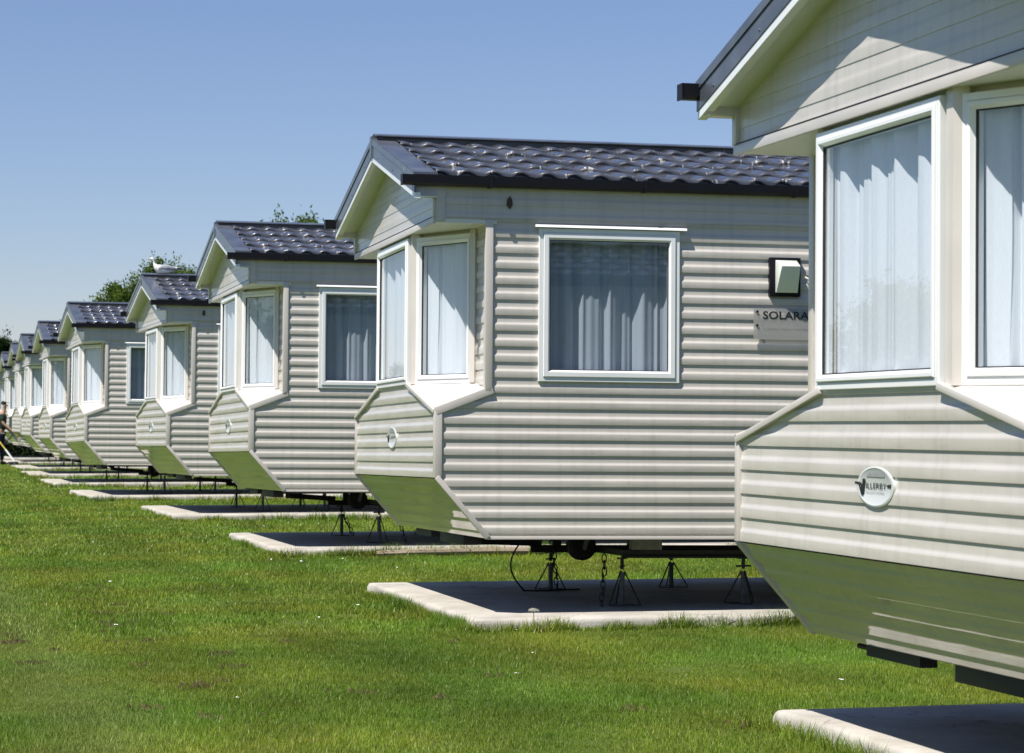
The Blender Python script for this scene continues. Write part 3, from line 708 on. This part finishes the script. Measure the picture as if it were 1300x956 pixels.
def grass_object():
    V=[];cnt=0
    def emit(x,y,h0,h1,wd,clump=True):
        n=len(x);h=rng.uniform(h0,h1,n)*(1+.3*smoothnoise(x,y,2.2,9)+.25*smoothnoise(x,y,12,10)).clip(.35,1.8)
        a=rng.uniform(0,6.283,n);t=rng.uniform(0,6.283,n);ln=rng.uniform(.1,.75,n)*h
        w=wd*rng.uniform(.6,1.3,n)
        P=np.empty((n,3,3),np.float32)
        P[:,0]=np.stack([x-np.cos(a)*w,y-np.sin(a)*w,-.003+0*x],1);P[:,1]=np.stack([x+np.cos(a)*w,y+np.sin(a)*w,-.003+0*x],1)
        P[:,2]=np.stack([x+np.cos(t)*ln,y+np.sin(t)*ln,h],1);V.append(P)
    x,y=blades(1500000,(-3,9),(6,15.3),0,0,0);emit(x,y,.011,.025,.0020)
    x,y=blades(520000,(-3,12),(15.2,24.5),0,0,0);emit(x,y,.015,.031,.0040)
    x,y=blades(300000,(-3,16),(24.3,45),0,0,0);emit(x,y,.018,.036,.0075)
    x,y=blades(160000,(-4,22),(45,90),0,0,0);emit(x,y,.02,.035,.016)
    # longer unmown tufts hugging the pad edges
    for j,(px,py,o) in enumerate(pads):
        if j==9:continue
        n=[9000,16000,9000,5000,3000,2500,2000,1500,1000,0][j];sc=[1,1,1.5,2,2.6,3,3.5,4,4.5,5][j]
        # near edge
        x=px+rng.uniform(-.1,7,n);y=py-np.abs(rng.normal(0,.035,n));k=smoothnoise(x,0*x,4,20+j)+rng.normal(0,.4,n)>-.75
        emit(x[k],y[k],.03,.11,.0032*sc)
        m=n//3;y=py+rng.uniform(-.1,3.7,m);x=px-np.abs(rng.normal(0,.03,m));emit(x,y,.02,.075,.0032*sc)
        x=px+rng.uniform(-.1,7,m);y=py+3.62+np.abs(rng.normal(0,.03,m));emit(x,y,.02,.07,.0032*sc)
    P=np.concatenate(V).reshape(-1,3);nt=len(P)//3
    me=bpy.data.meshes.new('grass');me.vertices.add(len(P));me.vertices.foreach_set('co',P.ravel())
    me.loops.add(len(P));me.loops.foreach_set('vertex_index',np.arange(len(P),dtype=np.int32))
    me.polygons.add(nt);me.polygons.foreach_set('loop_start',np.arange(0,len(P),3,dtype=np.int32))
    me.update(calc_edges=True);me.materials.append(M['blade'])
    o=bpy.data.objects.new('grass',me);col.objects.link(o);tag(o,'short mown grass blades of the lawn','grass',None,'stuff')
    print('blades',nt)
grass_object()
# soil crumbs (worm casts) and white daisy heads: uncountable litter on the lawn
soil=simple('dry_soil',(.085,.075,.032),.95,spec=.05,var=.5,vscale=30)
mb=MB()
for k in range(40):
    cx=random.gauss(1.5,.55);cy=random.uniform(10,20)
    if k%4==0: cx=random.uniform(-1,6)
    if any(px-.05<cx<px+9 and py-.05<cy<py+3.7 for px,py,_ in pads):continue
    for q in range(random.randint(3,22)):
        x=cx+random.gauss(0,.045);y=cy+random.gauss(0,.06);r=random.uniform(.006,.017)
        vs=[(x+r*math.cos(t*1.257)*random.uniform(.7,1.3),y+r*math.sin(t*1.257)*random.uniform(.7,1.3),.008) for t in range(5)]+[(x,y,.014+r*random.uniform(.5,1.1))]
        mb.add(vs,[(t,(t+1)%5,5) for t in range(5)])
tag(mb.build('soil_crumbs',soil),'small brown worm casts and soil crumbs scattered over the lawn','soil',None,'stuff')
mb=MB()
for k in range(60):
    x=random.uniform(-1.5,6);y=random.uniform(9.5,36);s=random.uniform(.008,.016);z=random.uniform(.02,.04)
    mb.poly([(x+s*math.cos(t*.785),y+s*math.sin(t*.785),z+random.uniform(-.003,.003)) for t in range(8)])
tag(mb.build('daisies',simple('daisy_white',(.8,.8,.76),.8)),'tiny white daisy heads dotted over the lawn','daisies',None,'stuff')
# seed head at the pad edge
x,y=4.02,15.12
fl=empty('seed_head',(x,y,0));tag(fl,'pale seed head on a thin stem in front of the wall light caravan pad','plant')
mb=MB();mb.tube([(0,0,0),(.004,0,.06),(.0,.0,.135)],.0025,5);mb.build('stem',simple('stem_green',(.10,.14,.04),.8),fl)
mb=MB()
for k in range(260):
    a=random.uniform(0,6.28);b=math.acos(random.uniform(-.3,1));r=random.uniform(.010,.022)
    d=Vector((math.sin(b)*math.cos(a)*1.6,math.sin(b)*math.sin(a),math.cos(b)*.7))*r;c=Vector((0,0,.138))+d
    mb.add([c,c+Vector((random.gauss(0,.004),random.gauss(0,.004),random.gauss(0,.004))),c+Vector((random.gauss(0,.004),0,random.gauss(0,.004)))],[(0,1,2)])
mb.build('bloom',simple('seed_fluff',(.62,.60,.50),.9),fl)

# ------------------------------------------------------------------ trees
def leafmat(name,c0,c1):
    g,nt,b=mat(name);lk=nt.links.new;nt.nodes.remove(b);out=nt.nodes['Material Output']
    ge=N(nt,'ShaderNodeNewGeometry');r=N(nt,'ShaderNodeValToRGB');e=r.color_ramp.elements;e[0].color=(*c0,1);e[1].color=(*c1,1);lk(ge.outputs['Random Per Island'],r.inputs[0])
    d=N(nt,'ShaderNodeBsdfDiffuse');t=N(nt,'ShaderNodeBsdfTranslucent');lk(r.outputs[0],d.inputs[0]);lk(r.outputs[0],t.inputs[0])
    ms=N(nt,'ShaderNodeMixShader');ms.inputs[0].default_value=.35;lk(d.outputs[0],ms.inputs[1]);lk(t.outputs[0],ms.inputs[2]);lk(ms.outputs[0],out.inputs[0])
    return g
M['bark']=simple('bark',(.09,.07,.05),.9,var=.4,vscale=6,bump=.5,bscale=14)
M['leafA']=leafmat('leaves_mid_green',(.04,.085,.015),(.15,.21,.045))
M['leafB']=leafmat('leaves_dark_green',(.015,.035,.012),(.045,.075,.022))
def tree_mesh(seed,H,rad,leafs,lm,upright=.6,leaf=.11):
    rn=random.Random(seed);tr=MB();lf=MB()
    th=H*.32
    trunk=[Vector((0,0,0))];d=Vector((rn.uniform(-.1,.1),rn.uniform(-.1,.1),1))
    for k in range(1,8): trunk.append(trunk[-1]+Vector((rn.gauss(0,.06),rn.gauss(0,.06),H*.86/7)))
    tr.tube(trunk,[H*.035*(1-k/8.5)+.02 for k in range(8)],9)
    tips=[]
    nb=26
    for k in range(nb):
        t=.22+.75*k/nb;i=min(6,int(t*7));p=trunk[i].lerp(trunk[i+1],t*7-i)
        a=k*2.4+rn.uniform(-.4,.4);ln=rad*(1.15-.75*max(0,t-.35)/.65)*rn.uniform(.75,1.15)
        pts=[p];dr=Vector((math.cos(a),math.sin(a),rn.uniform(.15,.6)))
        for q in range(5):
            dr=(dr+Vector((rn.gauss(0,.12),rn.gauss(0,.12),upright*.28))).normalized();pts.append(pts[-1]+dr*ln/5)
        tr.tube(pts,[H*.010*(1-t*.5)*(1-q/6.5) for q in range(6)],5)
        for q in range(1,6):
            for z in range(3):
                c=pts[q].copy();dd=(dr+Vector((rn.gauss(0,.7),rn.gauss(0,.7),rn.gauss(.15,.5)))).normalized();l2=ln*rn.uniform(.16,.38)
                e=c+dd*l2;tr.tube([c,c.lerp(e,.5)+Vector((0,0,.03)),e],[.012,.008,.004],4)
                tips.append((c,e,dd))
    tips.append((trunk[-1],trunk[-1]+Vector((0,0,H*.12)),Vector((0,0,1))))
    per=max(1,leafs//len(tips))
    for c,e,dd in tips:
        dens=rn.choice((.35,1,1,1.5))
        for k in range(int(per*dens)):
            t=rn.uniform(.1,1.08);sp_=.20*(1-.4*t)*rad/2.5+.05
            p=c.lerp(e,t)+Vector((rn.gauss(0,sp_),rn.gauss(0,sp_),rn.gauss(0,sp_*.8)))
            n1=Vector((rn.gauss(0,1),rn.gauss(0,1),rn.gauss(0,1))).normalized();u=(dd*.8+Vector((rn.gauss(0,.6),rn.gauss(0,.6),rn.gauss(0,.6)))).normalized();v=u.cross(n1).normalized()
            s=leaf*rn.uniform(.6,1.3)
            lf.add([p-u*s*.6,p+v*s*.32,p+u*s*.7,p-v*s*.32],[(0,1,2,3)])
    return tr,lf,lm
def add_tree(src,loc,sc,rot,label,group,name='broadleaf_tree'):
    root=empty(name,loc);root.scale=(sc,sc,sc) if not hasattr(sc,'__len__') else sc;root.rotation_euler=(0,0,rot)
    if isinstance(src,tuple):
        tr,lf,lm=src;tr.build('trunk',M['bark'],root,sharp=60);lf.build('crown',M[lm],root,sharp=180)
    else:
        for ch in kids(src):
            c=ch.copy();col.objects.link(c);c.parent=root
    tag(root,label,'tree',group);return root
TG='trees beyond the row of caravans'
def at(px,py,D):     # direction of a landmark as a bearing -> world place on the ground
    a=.2513+math.atan((px-650)/3248);return (D*math.sin(a),D*math.cos(a),0)
tA=add_tree(tree_mesh(1,8.9,3.0,42000,'leafA',.9,.12),at(222,0,118),(.95,.95,.99),.4,'feathery green tree behind the roof where the gull sits',TG)
tB=add_tree(tree_mesh(2,8.4,2.9,42000,'leafA',.8,.12),at(160,0,120),(.92,.92,.97),1.9,'bushy green tree rising left of the gull topped roof',TG)
tC=add_tree(tA,at(350,0,104),(.95,.95,1.105),2.7,'green treetop just showing over the roof of the caravan before the gull',TG)
tD=add_tree(tree_mesh(4,6.3,1.7,20000,'leafB',.5,.11),at(8,0,142),(1,1,1.0),.9,'dark tree at the far left above the last caravans',TG)
add_tree(tD,at(-34,0,138),(1.1,1.1,1.1),2.9,'taller dark tree at the far left edge, partly out of frame',TG)
srcs=[tA,tB,tD]
k=0
for yy in range(22,150,8):
    k+=1;s=srcs[k%3];sc=random.uniform(.42,.62)+(yy/150)*.22
    add_tree(s,(-13.5-random.uniform(0,4)-(150-yy)*.02,yy+random.uniform(-2,2),-.9),(sc*1.5,sc*1.5,sc),random.uniform(0,6),'green tree of the boundary row that is mirrored in the bay windows','trees along the boundary mirrored in the windows')
# low dark hedge closing the far end
hb=MB();rn=random.Random(9)
def hedge(x0,x1,yc,w,h,n,mbx):
    for k in range(n):
        x=rn.uniform(x0,x1);y=yc+rn.uniform(-w,w);z=h*(rn.random()**.6)*(1+.12*math.sin(x*3))
        a=Vector((rn.gauss(0,1),rn.gauss(0,1),rn.gauss(0,1))).normalized();b=a.orthogonal().normalized();c=a.cross(b);s=.06
        p=Vector((x,y,z));mbx.add([p-b*s,p+c*s*.6,p+b*s,p-c*s*.6],[(0,1,2,3)])
hedge(3.2,14,91,.35,.62,9000,hb)
hd=empty('hedge',(0,0,0));tag(hd,'low dark hedge closing the far end of the caravan row','hedge')
hb.build('foliage',M['leafB'],hd,sharp=180)
mb=MB();mb.box(3.3,13.9,90.8,91.2,0,.5);mb.build('stems',simple('hedge_stems',(.015,.013,.01),.95),hd)

# ------------------------------------------------------------------ gull on the ridge of caravan 4
def gull():
    root=empty('gull');white=simple('white_plumage',(.78,.78,.77),.8,var=.08,vscale=20);grey=simple('grey_plumage',(.30,.32,.35),.8,var=.15,vscale=20)
    mb=MB()
    sec=[(.0,.245,.006),(.008,.243,.018),(.025,.240,.026),(.045,.232,.024),(.055,.205,.021),(.060,.170,.026),(.075,.130,.045),(.11,.095,.062),(.17,.085,.070),(.24,.085,.066),(.31,.090,.050),(.36,.098,.032),(.40,.105,.016),(.43,.11,.006)]
    n=14
    for x,z,r in sec:
        for k in range(n):
            t=2*math.pi*k/n;mb.v.append((x+(.010*math.sin(t) if .04<x<.08 else 0),r*.95*math.cos(t),z+r*math.sin(t)))
    for i in range(len(sec)-1):
        for k in range(n):
            a=i*n+k;b=i*n+(k+1)%n;mb.f.append((a,b,b+n,a+n))
    mb.f.append(tuple(range(n)));mb.f.append(tuple(range((len(sec)-1)*n,len(sec)*n))[::-1])
    mb.build('body',white,root,sharp=80)
    for s in (1,-1):
        mb=MB();prof=[(.12,.12,.01),(.17,.145,.03),(.25,.145,.034),(.33,.130,.026),(.40,.118,.014),(.47,.112,.004)]
        for x,z,h in prof:
            y=s*(.066 if x<.3 else .066-(x-.3)*.3)
            for dz,dy in ((h,-.028*s),(h*.6,0),(-h,.006*s),(-h*1.5,-.008*s)): mb.v.append((x,y+dy,z+dz-.02))
        for i in range(5):
            for k in range(3): a=i*4+k;mb.f.append((a,a+1,a+5,a+4))
        mb.build('wing',grey,root,sharp=70)
        mb=MB();mb.tube([(.40,s*.035,.100),(.47,s*.018,.098),(.52,s*.012,.094)],[.013,.010,.002],8);mb.build('wing_tip',M['ink'],root)
        mb=MB();mb.tube([(.012,s*.0205,.247),(.012,s*.0235,.247)],.0035,8);mb.build('eye',M['ink'],root)
    mb=MB();mb.tube([(.004,0,.240),(-.025,0,.236),(-.046,0,.229)],[.010,.008,.002],8);mb.build('beak',simple('yellow_beak',(.45,.36,.15),.5),root)
    mb=MB();mb.add([(.36,-.03,.10),(.36,.03,.10),(.47,.035,.108),(.47,-.035,.108)],[(0,1,2,3)]);mb.build('tail',white,root)
    return root
g=gull();x,y=wp(4,-.03,W/2);g.location=(x,y,3.262+CAR[4][2]-.022-.0131);g.scale=(.9,.9,.9);g.rotation_euler=(0,0,.02);tag(g,'white gull with grey wings sitting on the tiled ridge','gull')

# ------------------------------------------------------------------ man working at the far left
skin=simple('skin',(.42,.25,.17),.6);shirt=simple('dark_green_cotton',(.012,.035,.022),.9,var=.3,vscale=8);jean=simple('dark_denim',(.015,.02,.04),.9,var=.3,vscale=8)
def skinned(name,pts,edges,rad,m,parent,lv=2):
    me=bpy.data.meshes.new(name);me.from_pydata(pts,edges,[]);me.materials.append(m)
    o=bpy.data.objects.new(name,me);col.objects.link(o)
    if parent:o.parent=parent
    md=o.modifiers.new('skin','SKIN');md.use_smooth_shade=True
    if not me.skin_vertices: me.attributes  # layer is created with the modifier
    sv=me.skin_vertices[0].data if me.skin_vertices else None
    if sv is None: return o
    for i,r in enumerate(rad): sv[i].radius=(r if hasattr(r,'__len__') else (r,r))
    sv[0].use_root=True
    o.modifiers.new('sub','SUBSURF').levels=lv;o.modifiers[-1].render_levels=lv
    return o
def ensure_skin(me):
    bm=bmesh.new();bm.from_mesh(me);bm.verts.layers.skin.verify();bm.to_mesh(me);bm.free()
_old=skinned
def skinned(name,pts,edges,rad,m,parent,lv=2):
    me=bpy.data.meshes.new(name);me.from_pydata(pts,edges,[]);me.materials.append(m)
    bm=bmesh.new();bm.from_mesh(me);ly=bm.verts.layers.skin.verify()
    for i,v in enumerate(bm.verts):
        r=rad[i];v[ly].radius=(r,r) if not hasattr(r,'__len__') else r
        if i==0:v[ly].use_root=True
    bm.to_mesh(me);bm.free()
    o=bpy.data.objects.new(name,me);col.objects.link(o);o.parent=parent
    md=o.modifiers.new('skin','SKIN');md.use_smooth_shade=True
    s=o.modifiers.new('sub','SUBSURF');s.levels=lv;s.render_levels=lv
    return o
# person faces +x; y is his left
pr=empty('person',(0,0,0))
P_=[(0,0,.96),(.02,0,1.14),(.04,0,1.32),(.06,0,1.46),(.09,0,1.56),(.12,0,1.66),(.125,0,1.74)]
Ed=[(0,1),(1,2),(2,3),(3,4),(4,5),(5,6)];Rd=[.125,.115,.125,.085,.05,.075,.06]
def lim(pts,rs,root):
    global P_,Ed,Rd
    b=root
    for p,r in zip(pts,rs): P_.append(p);Rd.append(r);Ed.append((b,len(P_)-1));b=len(P_)-1
    return b
for s in (1,-1):
    lim([(0,.09*s,.86),(.05 if s>0 else -.06,.10*s,.50),(.02 if s>0 else -.16,.11*s,.10),(.16 if s>0 else -.04,.12*s,.05)],[.085,.06,.042,.035],0)
for s in (-1,1):
    if s<0: h=lim([(.05,-.19,1.42),(.13,-.22,1.17),(.33,-.20,1.00),(.40,-.20,.965)],[.055,.042,.032,.028],3)
    else: h=lim([(.05,.19,1.42),(.02,.24,1.14),(.22,.16,.98),(.29,.15,.95)],[.055,.042,.032,.028],3)
    hp=P_[h]
    for q in range(4):
        lim([(hp[0]+.04,hp[1]+(-.025+.017*q),hp[2]-.012),(hp[0]+.055-.004*abs(q-1),hp[1]+(-.025+.017*q),hp[2]-.045),(hp[0]+.035,hp[1]+(-.025+.017*q),hp[2]-.066)],[.009,.008,.007],h)
    lim([(hp[0]+.01,hp[1]+.035,hp[2]-.02),(hp[0]+.03,hp[1]+.04,hp[2]-.045)],[.010,.008],h)
skinned('body',P_,Ed,Rd,skin,pr)
skinned('t_shirt',[(.005,0,.93),(.02,0,1.14),(.04,0,1.32),(.06,0,1.45),(.05,-.18,1.43),(.115,-.222,1.24),(.05,.18,1.43),(.02,.235,1.24)],[(0,1),(1,2),(2,3),(3,4),(4,5),(3,6),(6,7)],[.165,.155,.16,.11,.08,.068,.08,.068],shirt,pr)
skinned('trousers',[(0,0,.96),(0,.09,.84),(.05,.10,.50),(.02,.11,.12),(0,-.09,.84),(-.06,-.10,.50),(-.16,-.11,.12)],[(0,1),(1,2),(2,3),(0,4),(4,5),(5,6)],[.138,.105,.078,.062,.105,.078,.062],jean,pr)
skinned('belt',[(0,0,.885),(.003,0,.905),(.005,0,.925)],[(0,1),(1,2)],[.160,.166,.160],simple('pale_belt',(.4,.4,.38),.7),pr)
for s,x in ((1,.0),(-1,-.18)):
    skinned('boot',[(x+.0,.11*s,.10),(x+.03,.11*s,.05),(x+.17,.12*s,.04)],[(0,1),(1,2)],[.06,.05,.042],M['ink'],pr)
skinned('hair',[(.09,0,1.70),(.085,0,1.76),(.11,0,1.80)],[(0,1),(1,2)],[.082,.088,.07],simple('dark_hair',(.02,.015,.01),.8),pr)
skinned('cap',[(.12,0,1.775),(.13,0,1.80)],[(0,1)],[.092,.082],shirt,pr)
mb=MB();mb.add([(.18,-.07,1.765),(.29,-.045,1.755),(.30,0,1.757),(.29,.045,1.755),(.18,.07,1.765),(.18,-.07,1.775),(.29,-.045,1.763),(.30,0,1.766),(.29,.045,1.763),(.18,.07,1.775)],[(0,1,2,3,4),(9,8,7,6,5),(0,5,6,1),(1,6,7,2),(2,7,8,3),(3,8,9,4)]);mb.build('cap_peak',shirt,pr)
mb=MB();mb.tube([(.19,0,1.685),(.215,0,1.665),(.195,0,1.655)],[.012,.014,.01],6);mb.build('nose',skin,pr)
for s in (1,-1):
    mb=MB();mb.tube([(.178,.028*s,1.70),(.192,.028*s,1.70)],.009,8);mb.build('eye',M['ink'],pr)
    mb=MB();mb.tube([(.115,.078*s,1.71),(.12,.086*s,1.69),(.118,.078*s,1.665)],[.012,.014,.01],6);mb.build('ear',skin,pr)
mb=MB();mb.tube([(.192,-.02,1.63),(.198,0,1.629),(.192,.02,1.63)],.005,5);mb.build('mouth',simple('lips',(.30,.13,.10),.6),pr)
D=74;a=.2513+math.atan((1-650)/3248);pr.location=(D*math.sin(a),D*math.cos(a),0);pr.rotation_euler=(0,0,-.25)
tag(pr,'man in dark green t-shirt, jeans and dark cap working at the left edge','person')
# strimmer held by him
st=empty('grass_trimmer',pr.location);st.rotation_euler=(0,0,-.25)
mb=MB();mb.tube([(-.28,-.12,1.02),(.20,-.25,.44)],.020,8);mb.build('shaft',simple('yellow_paint',(.65,.5,.08),.4),st)
mb=MB();mb.tube([(.20,-.25,.44),(.47,-.33,.10)],.026,8);mb.build('lower_shaft',M['upvc'],st)
mb=MB();mb.tube([(.50,-.33,.10),(.50,-.33,.03)],[.07,.10],10);mb.tube([(.34,-.33,.03),(.34,-.33,.09)],[.11,.05],10);mb.build('cutting_head',M['black'],st)
mb=MB();mb.box(-.42,-.24,-.20,-.04,.98,1.16);mb.build('engine',M['black'],st,bevel=.02)
mb=MB();mb.tube([(.10,-.22,.56),(.30,-.21,.74),(.43,-.20,.90),(.44,-.20,1.04)],.014,8);mb.build('handle',M['black'],st)
tag(st,'grass trimmer with yellow and white shaft held by the man at the left edge','garden tool')

# ------------------------------------------------------------------ light, sky, camera
Ld=Vector((.53,.286,-1)).normalized()
elev=math.asin(-Ld.z);to=-Ld
sun=bpy.data.lights.new('sun','SUN');sun.energy=5.0;sun.angle=R(.53);sun.color=(1,.955,.89)
so=bpy.data.objects.new('sun',sun);so.rotation_euler=Ld.to_track_quat('-Z','Y').to_euler();col.objects.link(so)
w=bpy.data.worlds.new('World');scene.world=w;w.use_nodes=True;nt=w.node_tree
sky=nt.nodes.new('ShaderNodeTexSky');sky.sky_type='NISHITA';sky.sun_disc=False;sky.sun_elevation=elev
sky.sun_rotation=math.atan2(to.x,to.y)
sky.altitude=500;sky.air_density=1.0;sky.dust_density=.2;sky.ozone_density=5.0
tint=nt.nodes.new('ShaderNodeMix');tint.data_type='RGBA';tint.blend_type='MULTIPLY';tint.inputs[0].default_value=1;tint.inputs[7].default_value=(1.08,1.0,1.10,1)
nt.links.new(sky.outputs[0],tint.inputs[6]);nt.links.new(tint.outputs[2],nt.nodes['Background'].inputs[0]);nt.nodes['Background'].inputs[1].default_value=.066
cam=bpy.data.cameras.new('camera');co=bpy.data.objects.new('camera',cam);col.objects.link(co);scene.camera=co
yaw,pitch,roll,f=.2513,.0305,.0015,3248.1
cy,sy=math.cos(yaw),math.sin(yaw);fwd=Vector((sy,cy,0));right=Vector((cy,-sy,0));up=Vector((0,0,1))
c,s=math.cos(pitch),math.sin(pitch);f2=fwd*c+up*s;u2=up*c-fwd*s
c,s=math.cos(roll),math.sin(roll);r3=right*c+u2*s;u3=u2*c-right*s
mw=Matrix((( r3.x,u3.x,-f2.x,0),(r3.y,u3.y,-f2.y,0),(r3.z,u3.z,-f2.z,EYE),(0,0,0,1)))
co.matrix_world=mw
cam.sensor_width=36;cam.sensor_fit='HORIZONTAL';cam.lens=f/1300*36;cam.shift_y=-44/1300;cam.clip_end=4000;cam.clip_start=.1
cam.dof.use_dof=True;cam.dof.focus_distance=14.5;cam.dof.aperture_fstop=11
scene.view_settings.view_transform='Standard';scene.view_settings.look='None';scene.view_settings.exposure=.55;scene.view_settings.gamma=1
scene.render.engine='CYCLES';scene.cycles.max_bounces=8;scene.cycles.transparent_max_bounces=12
scene.render.resolution_x=1024;scene.render.resolution_y=753
